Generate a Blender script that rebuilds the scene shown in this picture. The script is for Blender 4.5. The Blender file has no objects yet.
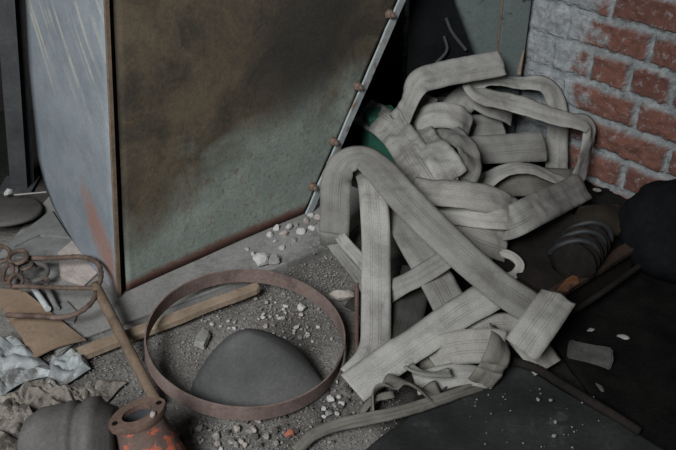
import bpy, bmesh, math, random
from mathutils import Vector, noise, Matrix
random.seed(7)
V = Vector
scene = bpy.context.scene
COL = scene.collection

# ------------------------------------------------------------------ camera
PITCH = math.radians(34.0); FPX = 850.0; H = 1.25
cam_d = bpy.data.cameras.new('camera'); cam = bpy.data.objects.new('camera', cam_d); COL.objects.link(cam)
cam.location = (0, 0, H); cam.rotation_euler = (math.pi/2 - PITCH, 0, 0)
cam_d.sensor_width = 36.0; cam_d.lens = FPX/676*36.0; cam_d.clip_start = 0.02
scene.camera = cam
FW = V((0, math.cos(PITCH), -math.sin(PITCH))); UP = V((0, math.sin(PITCH), math.cos(PITCH)))
EYE = V((0, 0, H))
def ray(px, py): return FW + V((1, 0, 0))*((px-338)/FPX) + UP*((225-py)/FPX)
def at(px, py, z=0.0):
    d = ray(px, py); return EYE + d*((z-H)/d.z)
def onp(px, py, p0, n):
    d = ray(px, py); return EYE + d*((p0-EYE).dot(n)/d.dot(n))
def aty(px, py, y):
    d = ray(px, py); return EYE + d*(y/d.y)
def nz(p, s, seed=0.0): return noise.noise(V((p[0]*s+seed, p[1]*s-seed*.7, p[2]*s+seed*.3)))

# ------------------------------------------------------------------ materials
def new_mat(name, rough=.9, metal=0.0, spec=.3):
    m = bpy.data.materials.new(name); m.use_nodes = True
    nt = m.node_tree; b = nt.nodes['Principled BSDF']
    b.inputs['Roughness'].default_value = rough; b.inputs['Metallic'].default_value = metal
    b.inputs['Specular IOR Level'].default_value = spec
    return m, nt, b
def N_(nt, t, **k):
    n = nt.nodes.new(t)
    for a, v in k.items(): setattr(n, a, v)
    return n
def ramp(nt, fac, stops, interp='LINEAR'):
    r = N_(nt, 'ShaderNodeValToRGB'); r.color_ramp.interpolation = interp
    e = r.color_ramp.elements
    while len(e) < len(stops): e.new(0.5)
    for i, (p, c) in enumerate(stops):
        e[i].position = p
        e[i].color = (c, c, c, 1) if isinstance(c, (int, float)) else (*c, 1)
    nt.links.new(fac, r.inputs[0]); return r.outputs[0]
def noise_n(nt, vec, scale, detail=6, rough=.6, dist=0.0):
    n = N_(nt, 'ShaderNodeTexNoise'); n.inputs['Scale'].default_value = scale
    n.inputs['Detail'].default_value = detail; n.inputs['Roughness'].default_value = rough
    n.inputs['Distortion'].default_value = dist
    nt.links.new(vec, n.inputs['Vector']); return n.outputs[0]
def mixc(nt, fac, a, b, mode='MIX'):
    m = N_(nt, 'ShaderNodeMix', data_type='RGBA', blend_type=mode)
    for s, v in ((0, fac), (6, a), (7, b)):
        if isinstance(v, bpy.types.NodeSocket): nt.links.new(v, m.inputs[s])
        elif s == 0: m.inputs[0].default_value = v
        else: m.inputs[s].default_value = (*v, 1)
    return m.outputs[2]
def math_n(nt, op, a, b=0.0, c=None):
    m = N_(nt, 'ShaderNodeMath', operation=op)
    for i, v in enumerate((a, b, c)):
        if v is None: continue
        if isinstance(v, bpy.types.NodeSocket): nt.links.new(v, m.inputs[i])
        else: m.inputs[i].default_value = v
    return m.outputs[0]
def bump(nt, b, h, strength=.4, dist=.004):
    n = N_(nt, 'ShaderNodeBump'); n.inputs['Strength'].default_value = strength; n.inputs['Distance'].default_value = dist
    nt.links.new(h, n.inputs['Height']); nt.links.new(n.outputs[0], b.inputs['Normal'])
def geo(nt): return N_(nt, 'ShaderNodeNewGeometry').outputs['Position']

def two_tone(name, c1, c2, scale=14, lo=.4, hi=.62, rough=.9, metal=0.0, fine=90, fine_amt=.35, bs=.4, bd=.003, c3=None, s3=5, lo3=.52, hi3=.62, spec=.3):
    m, nt, b = new_mat(name, rough, metal, spec)
    P = N_(nt, 'ShaderNodeTexCoord').outputs['Object']
    f = ramp(nt, noise_n(nt, P, scale), [(lo, 0.0), (hi, 1.0)])
    c = mixc(nt, f, c1, c2)
    if c3: c = mixc(nt, ramp(nt, noise_n(nt, P, s3, 8, .7), [(lo3, 0.0), (hi3, 1.0)]), c, c3)
    g = noise_n(nt, P, fine, 4, .7)
    c = mixc(nt, fine_amt, c, ramp(nt, g, [(.3, .25), (.7, 1.0)]), 'MULTIPLY')
    nt.links.new(c, b.inputs['Base Color']); bump(nt, b, g, bs, bd)
    return m

def hose_mat(name, base, dirt, amt):
    m, nt, b = new_mat(name, .95, 0, .15)
    tc = N_(nt, 'ShaderNodeTexCoord'); uv = tc.outputs['UV']; P = tc.outputs['Object']
    s = N_(nt, 'ShaderNodeSeparateXYZ'); nt.links.new(uv, s.inputs[0])
    L = []
    for c_ in (.33, .405, .62, .69):
        L += [(c_-.014, 1.0), (c_, .30), (c_+.014, 1.0)]
    L = [(0, .75), (.05, 1.0)] + L + [(.95, 1.0), (1, .75)]
    lines = ramp(nt, s.outputs[0], L)
    wob = noise_n(nt, P, 9, 3, .5)
    lf = math_n(nt, 'MULTIPLY', ramp(nt, wob, [(.38, .25), (.6, 1.0)]), .8)
    big = noise_n(nt, P, 7, 7, .65, .4)
    col = mixc(nt, ramp(nt, big, [(.40, 0.0), (.72, amt)]), base, dirt)
    blot = noise_n(nt, P, 26, 6, .7)
    col = mixc(nt, ramp(nt, blot, [(.60, 0.0), (.74, .55)]), col, tuple(x*.42 for x in dirt))
    col = mixc(nt, lf, col, lines, 'MULTIPLY')
    rnd = N_(nt, 'ShaderNodeObjectInfo').outputs['Random']
    col = mixc(nt, 1.0, col, ramp(nt, rnd, [(0.0, .72), (1.0, 1.12)]), 'MULTIPLY')
    st = noise_n(nt, P, 13, 9, .72, .6)
    col = mixc(nt, ramp(nt, st, [(.52, 0.0), (.70, .7)]), col, tuple(x*.75 for x in dirt))
    fine = noise_n(nt, P, 420, 2, .6)
    col = mixc(nt, .45, col, ramp(nt, fine, [(.3, .45), (.65, 1.0)]), 'MULTIPLY')
    nt.links.new(col, b.inputs['Base Color'])
    hh = math_n(nt, 'ADD', math_n(nt, 'MULTIPLY', lines, .6), math_n(nt, 'MULTIPLY', fine, .5))
    hh = math_n(nt, 'ADD', hh, math_n(nt, 'MULTIPLY', noise_n(nt, P, 55, 4, .6), .8))
    bump(nt, b, hh, .55, .0022)
    return m

M = {}
M['hose'] = hose_mat('canvas_grey', (0.301, 0.293, 0.273), (0.155, 0.146, 0.134), .85)
M['hose_pale'] = hose_mat('canvas_pale', (0.363, 0.351, 0.323), (0.194, 0.181, 0.157), .8)
M['hose_dirty'] = hose_mat('canvas_dirty', (0.180, 0.169, 0.146), (0.075, 0.069, 0.056), .9)
M['hose_dark'] = hose_mat('canvas_shaded', (0.070, 0.070, 0.064), (0.025, 0.024, 0.022), .9)  # darker copy for buried hoses, the heap's shade put into the colour
M['rust'] = two_tone('rust', (.078, .052, .040), (.150, .105, .082), 30, .4, .6, .85, .1, 160, .5, .7, .002, (.25, .20, .17), 9, .58, .7)
M['rust_pink'] = two_tone('hoop_rust', (.16, .110, .095), (.225, .17, .152), 22, .35, .65, .8, .1, 130, .4, .5, .002, (.07, .045, .04), 6, .55, .68)
M['rust_brown'] = two_tone('pipe_rust', (.115, .080, .055), (.205, .150, .105), 18, .35, .65, .8, .1, 130, .45, .5, .002)
M['rust_orange'] = two_tone('orange_rust', (0.099, 0.034, 0.013), (0.153, 0.068, 0.027), 25, .4, .6, .9, 0, 130, .45, .5, .002, (0.022, 0.013, 0.010), 8, .5, .6)
M['cardboard'] = two_tone('old_cardboard', (0.158, 0.106, 0.071), (0.205, 0.150, 0.106), 8, .35, .65, .95, 0, 120, .3, .2, .001, (0.095, 0.067, 0.047), 10, .6, .7)
M['wood'] = two_tone('old_wood', (0.205, 0.152, 0.107), (0.323, 0.254, 0.186), 10, .35, .65, .95, 0, 70, .4, .5, .002, (0.098, 0.074, 0.059), 7, .56, .7)
M['slate'] = two_tone('grey_sheet', (0.143, 0.143, 0.141), (0.219, 0.219, 0.216), 9, .35, .65, .9, 0, 110, .35, .3, .001, (0.088, 0.083, 0.077), 13, .58, .7)
M['slate_dark'] = two_tone('dark_lid', (0.077, 0.070, 0.066), (0.117, 0.110, 0.103), 9, .35, .65, .85, 0, 110, .35, .3, .001)
M['foil'] = two_tone('crumpled_foil', (0.205, 0.229, 0.233), (0.308, 0.329, 0.329), 15, .35, .65, .55, .0, 60, .35, .4, .003, (0.109, 0.106, 0.099), 12, .52, .62, .5)
M['rag'] = two_tone('fibrous_rag', (0.176, 0.156, 0.132), (0.264, 0.240, 0.208), 25, .35, .65, .98, 0, 140, .6, .8, .004, (0.064, 0.056, 0.050), 16, .52, .6)
M['stone_white'] = two_tone('lime_chip', (0.379, 0.379, 0.369), (0.519, 0.508, 0.488), 30, .35, .65, .98, 0, 200, .4, .4, .002)
M['stone_grey'] = two_tone('grey_rubble', (0.187, 0.182, 0.171), (0.319, 0.308, 0.292), 25, .35, .65, .98, 0, 150, .45, .5, .002)
M['stone_pink'] = two_tone('beige_stone', (.30, .26, .235), (.42, .37, .34), 25, .35, .65, .98, 0, 150, .4, .5, .002)
M['stone_dark'] = two_tone('dark_rubble', (.06, .057, .052), (.12, .115, .105), 25, .35, .65, .98, 0, 150, .45, .5, .002)
M['stone_red'] = two_tone('red_brick_chip', (.33, .10, .065), (.42, .17, .12), 25, .35, .65, .98, 0, 150, .4, .5, .002)
M['dome'] = two_tone('dark_dome', (0.061, 0.061, 0.061), (0.104, 0.103, 0.100), 7, .35, .65, .85, 0, 160, .4, .35, .0015, (0.135, 0.132, 0.122), 10, .6, .78)
M['iron'] = two_tone('cast_iron', (0.088, 0.083, 0.080), (0.160, 0.149, 0.141), 9, .35, .65, .75, .15, 150, .4, .5, .002)
M['iron_red'] = two_tone('flaking_red_paint', (0.091, 0.058, 0.049), (0.130, 0.091, 0.078), 18, .35, .65, .85, 0, 150, .4, .5, .002, (0.468, 0.111, 0.058), 22, .50, .57)
M['flange'] = two_tone('rusty_flange', (.095, .062, .048), (.16, .105, .082), 18, .35, .65, .8, .1, 150, .4, .5, .002)
M['bore'] = two_tone('bore', (.05, .05, .06), (.09, .09, .10), 12, .35, .65, .6, .2)
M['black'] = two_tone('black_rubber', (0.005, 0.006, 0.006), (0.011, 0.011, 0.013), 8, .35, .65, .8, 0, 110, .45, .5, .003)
M['soot'] = two_tone('soot', (0.005, 0.005, 0.005), (0.011, 0.010, 0.009), 12, .35, .65, .98, 0, 140, .5, .9, .006)  # soot black, deepened to imitate light falling off to the right
M['tarp'] = two_tone('sooty_tarpaulin', (0.013, 0.014, 0.014), (0.029, 0.030, 0.030), 7, .35, .7, .7, 0, 90, .5, .6, .003, (.085, .088, .088), 14, .60, .78)
M['machine'] = two_tone('sooty_iron', (0.013, 0.012, 0.011), (0.027, 0.022, 0.020), 9, .35, .65, .8, .1, 120, .5, .5, .003)
M['machine_rust'] = two_tone('dark_rust', (0.032, 0.022, 0.018), (0.060, 0.038, 0.030), 12, .35, .65, .85, .1, 120, .5, .5, .003)
M['lid_brown'] = two_tone('brown_lid', (0.024, 0.020, 0.016), (0.048, 0.040, 0.030), 7, .35, .65, .85, .1, 120, .5, .5, .003)
M['post'] = two_tone('dark_steel', (.035, .037, .039), (.065, .067, .068), 8, .35, .65, .8, .1, 120, .4, .4, .002, (.14, .13, .12), 12, .62, .74)
M['green'] = two_tone('green_paint', (0.017, 0.088, 0.058), (0.027, 0.115, 0.078), 8, .35, .65, .7, 0, 120, .4, .3, .001)
M['teal'] = two_tone('peeling_teal_paint', (0.088, 0.113, 0.107), (0.121, 0.146, 0.140), 8, .35, .65, .85, 0, 120, .35, .4, .002, (0.025, 0.026, 0.025), 18, .60, .66)
M['flange_paint'] = two_tone('pale_blue_flange', (0.270, 0.302, 0.306), (0.342, 0.369, 0.369), 16, .35, .65, .8, 0, 150, .3, .5, .002, (0.171, 0.108, 0.077), 13, .54, .64)
M['bolt'] = two_tone('bolt_rust', (.16, .11, .085), (.25, .18, .14), 60, .35, .65, .9, .1, 200, .4, .6, .002)
M['pale'] = two_tone('pale_plastic', (.38, .41, .42), (.48, .50, .50), 20, .35, .65, .7)
M['rod'] = two_tone('pale_rod', (.33, .31, .29), (.42, .40, .37), 20, .35, .65, .8)
M['plinth'] = two_tone('dusty_concrete', (0.186, 0.180, 0.172), (0.254, 0.248, 0.238), 7, .35, .65, .97, 0, 150, .45, .4, .002, (0.112, 0.106, 0.099), 5, .56, .70)
M['plaster'] = two_tone('dark_plaster', (0.018, 0.016, 0.015), (0.030, 0.026, 0.024), 6, .35, .65, .98, 0, 90, .4, .6, .005, (0.037, 0.020, 0.016), 4, .56, .64)  # darkened to stand in for the shade behind the bin

# floor: dusty rubble-strewn concrete
m, nt, b = new_mat('dusty_floor', .98, 0, .1)
P = geo(nt)
c = mixc(nt, ramp(nt, noise_n(nt, P, 7, 8, .65), [(.35, 0.0), (.65, 1.0)]), (.15, .141, .129), (.27, .256, .236))
c = mixc(nt, ramp(nt, noise_n(nt, P, 3.2, 6, .6), [(.50, 0.0), (.64, .7)]), c, (.105, .099, .09))
g = noise_n(nt, P, 120, 6, .75)
c = mixc(nt, .55, c, ramp(nt, g, [(.32, .3), (.62, 1.0)]), 'MULTIPLY')
c = mixc(nt, ramp(nt, noise_n(nt, P, 210, 2, .5), [(.66, 0.0), (.70, .6)]), c, (.42, .41, .39))
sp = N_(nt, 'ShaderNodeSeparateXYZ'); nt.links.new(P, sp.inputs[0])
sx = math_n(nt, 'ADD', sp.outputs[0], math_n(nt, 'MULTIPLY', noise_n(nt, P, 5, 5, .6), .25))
c = mixc(nt, ramp(nt, sx, [(.17, 0.0), (.29, .94)]), c, (.010, .0095, .009))  # soot tone, also painted shade under the hoses and at the right
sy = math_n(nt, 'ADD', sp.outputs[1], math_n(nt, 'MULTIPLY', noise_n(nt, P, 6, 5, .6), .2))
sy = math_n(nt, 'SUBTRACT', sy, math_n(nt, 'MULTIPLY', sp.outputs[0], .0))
c = mixc(nt, ramp(nt, math_n(nt, 'MULTIPLY', sy, .25), [(.515, 0.0), (.54, .94)]), c, (.010, .0095, .009))  # painted shade: floor blackened in the void behind the bin
nt.links.new(c, b.inputs['Base Color'])
bump(nt, b, math_n(nt, 'ADD', g, noise_n(nt, P, 40, 6, .7)), .9, .008)
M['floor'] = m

# bin front: painted green, heavily stained brown towards the top
m, nt, b = new_mat('stained_green_steel', .8, .0, .25)
P = N_(nt, 'ShaderNodeTexCoord').outputs['Object']
uvn = N_(nt, 'ShaderNodeTexCoord').outputs['UV']
s = N_(nt, 'ShaderNodeSeparateXYZ'); nt.links.new(uvn, s.inputs[0])
nb = noise_n(nt, P, 4.5, 7, .62, .6)
lvl = math_n(nt, 'ADD', s.outputs[1], math_n(nt, 'MULTIPLY', math_n(nt, 'SUBTRACT', nb, .5), .55))
lvl = math_n(nt, 'SUBTRACT', lvl, math_n(nt, 'MULTIPLY', s.outputs[0], .17))
green = mixc(nt, ramp(nt, noise_n(nt, P, 11, 8, .7), [(.42, 0.0), (.62, 1.0)]), (.20, .235, .208), (.255, .28, .245))
brown = mixc(nt, ramp(nt, noise_n(nt, P, 6, 8, .7, .8), [(.40, 0.0), (.62, 1.0)]), (.046, .037, .027), (.118, .090, .058))
c = mixc(nt, ramp(nt, lvl, [(.08, 0.0), (.27, .96)]), green, brown)
c = mixc(nt, ramp(nt, noise_n(nt, P, 30, 9, .78, 2.0), [(.54, 0.0), (.62, .6)]), c, (.13, .085, .045))
# one sooty splash in the upper right of the sheet
d1 = math_n(nt, 'SUBTRACT', s.outputs[0], .66); d2 = math_n(nt, 'SUBTRACT', s.outputs[1], .50)
rr = math_n(nt, 'ADD', math_n(nt, 'MULTIPLY', math_n(nt, 'MULTIPLY', d1, d1), 9.0), math_n(nt, 'MULTIPLY', math_n(nt, 'MULTIPLY', d2, d2), 16.0))
rr = math_n(nt, 'ADD', rr, math_n(nt, 'MULTIPLY', math_n(nt, 'SUBTRACT', nb, .5), 1.1))
c = mixc(nt, ramp(nt, rr, [(.15, .8), (.75, 0.0)]), c, (.035, .033, .030))
edge = math_n(nt, 'ADD', s.outputs[1], math_n(nt, 'MULTIPLY', math_n(nt, 'SUBTRACT', noise_n(nt, P, 18, 5, .6), .5), .035))
c = mixc(nt, ramp(nt, edge, [(.018, .95), (.034, 0.0)]), c, (.12, .055, .042))
f = noise_n(nt, P, 130, 5, .75)
c = mixc(nt, .5, c, ramp(nt, f, [(.3, .35), (.65, 1.0)]), 'MULTIPLY')
nt.links.new(c, b.inputs['Base Color']); bump(nt, b, math_n(nt, 'ADD', f, math_n(nt, 'MULTIPLY', nb, 3.0)), .35, .003)
M['bin_front'] = m

# bin side: pale blue grey paint, cream scrapes at the top, a rust bloom low near the corner
m, nt, b = new_mat('pale_blue_steel', .75, .0, .3)
tc = N_(nt, 'ShaderNodeTexCoord'); P = tc.outputs['Object']
s = N_(nt, 'ShaderNodeSeparateXYZ'); nt.links.new(tc.outputs['UV'], s.inputs[0])
u, v = s.outputs[0], s.outputs[1]
base = mixc(nt, ramp(nt, noise_n(nt, P, 9, 8, .65), [(.38, 0.0), (.66, 1.0)]), (.155, .178, .200), (.215, .238, .258))
base = mixc(nt, ramp(nt, noise_n(nt, P, 17, 8, .7), [(.57, 0.0), (.70, .45)]), base, (.15, .11, .09))
# diagonal scrapes
cx = N_(nt, 'ShaderNodeCombineXYZ')
nt.links.new(math_n(nt, 'MULTIPLY', math_n(nt, 'SUBTRACT', u, math_n(nt, 'MULTIPLY', v, 1.7)), 13.0), cx.inputs[0])
nt.links.new(math_n(nt, 'MULTIPLY', v, 1.2), cx.inputs[1])
st = noise_n(nt, cx.outputs[0], 1.0, 3, .5)
up_ = ramp(nt, math_n(nt, 'ADD', v, math_n(nt, 'MULTIPLY', noise_n(nt, P, 8, 4, .6), .15)), [(.44, 0.0), (.60, 1.0)])
scr = math_n(nt, 'MULTIPLY', ramp(nt, st, [(.52, 0.0), (.62, .95)]), up_)
scr = math_n(nt, 'MULTIPLY', scr, ramp(nt, noise_n(nt, P, 10, 6, .7), [(.40, .1), (.58, 1.0)]))
base = mixc(nt, scr, base, (.33, .33, .285))
# rust bloom: an elongated stain
a1 = math_n(nt, 'ADD', math_n(nt, 'SUBTRACT', u, math_n(nt, 'MULTIPLY', v, 1.5)), -.01)
rb = math_n(nt, 'MULTIPLY', math_n(nt, 'MULTIPLY', a1, a1), 32.0)
a2 = math_n(nt, 'SUBTRACT', v, .12)
rb = math_n(nt, 'ADD', rb, math_n(nt, 'MULTIPLY', math_n(nt, 'MULTIPLY', a2, a2), 45.0))
rb = math_n(nt, 'ADD', rb, math_n(nt, 'MULTIPLY', math_n(nt, 'SUBTRACT', noise_n(nt, P, 22, 6, .7), .5), 1.6))
base = mixc(nt, ramp(nt, rb, [(.1, .7), (.8, 0.0)]), base, (.25, .115, .075))
f = noise_n(nt, P, 150, 4, .7)
base = mixc(nt, .3, base, ramp(nt, f, [(.3, .4), (.65, 1.0)]), 'MULTIPLY')
nt.links.new(base, b.inputs['Base Color']); bump(nt, b, f, .3, .002)
M['bin_side'] = m

# brick wall, driven by two mesh attributes (joint mask, brick tone)
m, nt, b = new_mat('limewashed_brick', .95, 0, .15)
P = geo(nt)
am = N_(nt, 'ShaderNodeAttribute', attribute_name='brick_mask').outputs['Fac']
at_ = N_(nt, 'ShaderNodeAttribute', attribute_name='brick_tone').outputs['Fac']
aw = N_(nt, 'ShaderNodeAttribute', attribute_name='wash').outputs['Fac']
bc = mixc(nt, at_, (.14, .062, .049), (.235, .108, .081))
bc = mixc(nt, ramp(nt, noise_n(nt, P, 35, 7, .7), [(.45, 0.0), (.68, .75)]), bc, (.10, .05, .042))
bc = mixc(nt, ramp(nt, noise_n(nt, P, 60, 5, .7), [(.55, 0.0), (.64, .75)]), bc, (.27, .25, .245))
mc = mixc(nt, ramp(nt, noise_n(nt, P, 22, 7, .7), [(.38, 0.0), (.64, 1.0)]), (.20, .215, .22), (.36, .38, .385))
c = mixc(nt, am, mc, bc)
ww = math_n(nt, 'ADD', aw, math_n(nt, 'MULTIPLY', math_n(nt, 'SUBTRACT', noise_n(nt, P, 16, 8, .72), .5), 1.3))
c = mixc(nt, ramp(nt, ww, [(.42, 0.0), (.60, .92)]), c, mixc(nt, ramp(nt, noise_n(nt, P, 30, 6, .7), [(.4, 0.0), (.65, 1.0)]), (.25, .27, .28), (.40, .42, .43)))
f = noise_n(nt, P, 140, 5, .75)
c = mixc(nt, .5, c, ramp(nt, f, [(.3, .35), (.65, 1.0)]), 'MULTIPLY')
nt.links.new(c, b.inputs['Base Color']); bump(nt, b, math_n(nt, 'ADD', f, noise_n(nt, P, 45, 5, .7)), .8, .006)
M['brick'] = m

for k_ in ('soot', 'machine', 'machine_rust', 'black', 'lid_brown', 'floor', 'plaster'):
    b_ = M[k_].node_tree.nodes['Principled BSDF']; b_.inputs['Roughness'].default_value = 1.0; b_.inputs['Specular IOR Level'].default_value = .06

# ------------------------------------------------------------------ object helpers
def tag(o, label=None, cat=None, group=None, kind=None):
    if label: o['label'] = label
    if cat: o['category'] = cat
    if group: o['group'] = group
    if kind: o['kind'] = kind
    return o
def thing(name, label, cat, loc, group=None):
    o = bpy.data.objects.new(name, None); COL.objects.link(o); o.location = loc; o.empty_display_size = .05
    return tag(o, label, cat, group)
def world_loc(o):
    p = V((0, 0, 0))
    while o: p += o.location; o = o.parent
    return p
def mk(name, bm, mat, parent=None, smooth=False, origin=None):
    """bm holds WORLD coordinates; origin goes to the base of the piece"""
    bmesh.ops.recalc_face_normals(bm, faces=bm.faces[:])
    if origin is None:
        xs = [v.co.x for v in bm.verts]; ys = [v.co.y for v in bm.verts]; zs = [v.co.z for v in bm.verts]
        origin = V(((min(xs)+max(xs))/2, (min(ys)+max(ys))/2, min(zs)))
    bm.transform(Matrix.Translation(-V(origin)))
    me = bpy.data.meshes.new(name); bm.to_mesh(me); bm.free()
    for p in me.polygons: p.use_smooth = smooth
    me.materials.append(mat)
    o = bpy.data.objects.new(name, me); COL.objects.link(o)
    if parent is not None:
        o.parent = parent; o.location = V(origin) - world_loc(parent)
    else: o.location = origin
    return o

def catmull(pts, step=.008):
    P = [V(p) for p in pts]; out = []
    n = len(P)
    for i in range(n-1):
        p0 = P[i-1] if i else P[0]*2-P[1]; p3 = P[i+2] if i+2 < n else P[-1]*2-P[-2]
        p1, p2 = P[i], P[i+1]
        t0 = 0; t1 = max(1e-4, (p1-p0).length)**.5; t2 = t1+max(1e-4, (p2-p1).length)**.5; t3 = t2+max(1e-4, (p3-p2).length)**.5
        k = max(2, int((p2-p1).length/step))
        for j in range(k):
            t = t1+(t2-t1)*j/k
            A1 = p0*((t1-t)/(t1-t0))+p1*((t-t0)/(t1-t0)); A2 = p1*((t2-t)/(t2-t1))+p2*((t-t1)/(t2-t1)); A3 = p2*((t3-t)/(t3-t2))+p3*((t-t2)/(t3-t2))
            B1 = A1*((t2-t)/(t2-t0))+A2*((t-t0)/(t2-t0)); B2 = A2*((t3-t)/(t3-t1))+A3*((t-t1)/(t3-t1))
            out.append((B1*((t2-t)/(t2-t1))+B2*((t-t1)/(t2-t1)), i+j/k))
    out.append((P[-1], n-1.0))
    return out

def tube_bm(pts, r, seg=10, bm=None, step=.008, ridges=0.0, closed=False, capped=True, r2=None):
    bm = bm or bmesh.new()
    S = catmull(pts, step) if len(pts) > 2 else [(V(pts[0]).lerp(V(pts[1]), k/20), 0) for k in range(21)]
    if closed: S = S[:-1]
    rings = []; ref = None; n = len(S)
    for i, (p, _) in enumerate(S):
        a = S[(i-1) % n][0] if (i or closed) else S[0][0]; c = S[(i+1) % n][0] if (i < n-1 or closed) else S[-1][0]
        T = (c-a).normalized()
        if ref is None:
            ref = V((0, 0, 1)) if abs(T.z) < .8 else V((1, 0, 0))
        X = (ref - T*ref.dot(T)).normalized(); ref = X; Y = T.cross(X)
        rad = r if r2 is None else r+(r2-r)*i/(n-1)
        rr = rad*(1+ridges*(1 if i % 2 else -1)) if ridges else rad
        rings.append([bm.verts.new(p+(X*math.cos(k*2*math.pi/seg)+Y*math.sin(k*2*math.pi/seg))*rr) for k in range(seg)])
    for i in range(n if closed else n-1):
        A, B = rings[i], rings[(i+1) % n]
        for k in range(seg): bm.faces.new((A[k], A[(k+1) % seg], B[(k+1) % seg], B[k]))
    if capped and not closed:
        bm.faces.new(rings[0][::-1]); bm.faces.new(rings[-1])
    return bm

def lathe_bm(profile, origin, axis, seg=48, bm=None, closed=True):
    """profile: (radius, distance along axis) pairs"""
    bm = bm or bmesh.new(); A = V(axis).normalized()
    X = A.orthogonal().normalized(); Y = A.cross(X); O = V(origin)
    R = []
    for r, h in profile:
        R.append([bm.verts.new(O+A*h+(X*math.cos(2*math.pi*k/seg)+Y*math.sin(2*math.pi*k/seg))*max(r, 1e-4)) for k in range(seg)])
    n = len(R)
    for i in range(n if closed else n-1):
        a, c = R[i], R[(i+1) % n]
        for k in range(seg): bm.faces.new((a[k], a[(k+1) % seg], c[(k+1) % seg], c[k]))
    return bm

def prism_bm(poly, off, bm=None, bev=0.0):
    """poly: list of world points (planar), off: thickness vector"""
    bm = bm or bmesh.new()
    a = [bm.verts.new(V(p)) for p in poly]; c = [bm.verts.new(V(p)+V(off)) for p in poly]
    n = len(poly)
    bm.faces.new(a); bm.faces.new(c[::-1])
    for i in range(n): bm.faces.new((a[i], c[i], c[(i+1) % n], a[(i+1) % n]))
    if bev: bmesh.ops.bevel(bm, geom=bm.edges[:], offset=bev, segments=2, affect='EDGES', profile=.6)
    return bm

def sheet_bm(c, n, m, fn, th):
    """bilinear sheet from four world corners (a,b,c,d going round), fn(s,t,p)->offset, thickness th"""
    bm = bmesh.new(); a, b_, c_, d = [V(x) for x in c]
    G = [[None]*(m+1) for _ in range(n+1)]
    for i in range(n+1):
        for j in range(m+1):
            s, t = i/n, j/m
            p = (a.lerp(b_, s)).lerp(d.lerp(c_, s), t)
            G[i][j] = p+V(fn(s, t, p))
    top = [[bm.verts.new(G[i][j]) for j in range(m+1)] for i in range(n+1)]
    bot = [[bm.verts.new(G[i][j]-V((0, 0, th))) for j in range(m+1)] for i in range(n+1)]
    for i in range(n):
        for j in range(m):
            bm.faces.new((top[i][j], top[i+1][j], top[i+1][j+1], top[i][j+1]))
            bm.faces.new((bot[i][j], bot[i][j+1], bot[i+1][j+1], bot[i+1][j]))
    for i in range(n):
        bm.faces.new((top[i][0], bot[i][0], bot[i+1][0], top[i+1][0])); bm.faces.new((top[i][m], top[i+1][m], bot[i+1][m], bot[i][m]))
    for j in range(m):
        bm.faces.new((top[0][j], top[0][j+1], bot[0][j+1], bot[0][j])); bm.faces.new((top[n][j], bot[n][j], bot[n][j+1], top[n][j+1]))
    return bm

def stone_bm(c, r, sq=(1, 1, .7), sub=2, seed=None, bm=None):
    bm = bm or bmesh.new(); seed = random.random()*50 if seed is None else seed
    b2 = bmesh.new(); bmesh.ops.create_icosphere(b2, subdivisions=sub, radius=1.0)
    rot = Matrix.Rotation(random.random()*6.28, 3, 'Z') @ Matrix.Rotation(random.uniform(-.4, .4), 3, 'X')
    # chop with random planes for an angular look
    pl = [(V((random.gauss(0, 1), random.gauss(0, 1), random.gauss(0, 1))).normalized(), random.uniform(.5, .8)) for _ in range(7)]
    mp = {}
    for v in b2.verts:
        p = v.co.copy()
        for nrm, d in pl:
            k = p.dot(nrm)
            if k > d: p -= nrm*(k-d)
        p *= 1+.12*nz(p, 2.3, seed)
        p = rot @ V((p.x*sq[0], p.y*sq[1], p.z*sq[2]))
        mp[v.index] = bm.verts.new(V(c)+p*r)
    for f in b2.faces: bm.faces.new([mp[v.index] for v in f.verts])
    b2.free(); return bm

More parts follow.
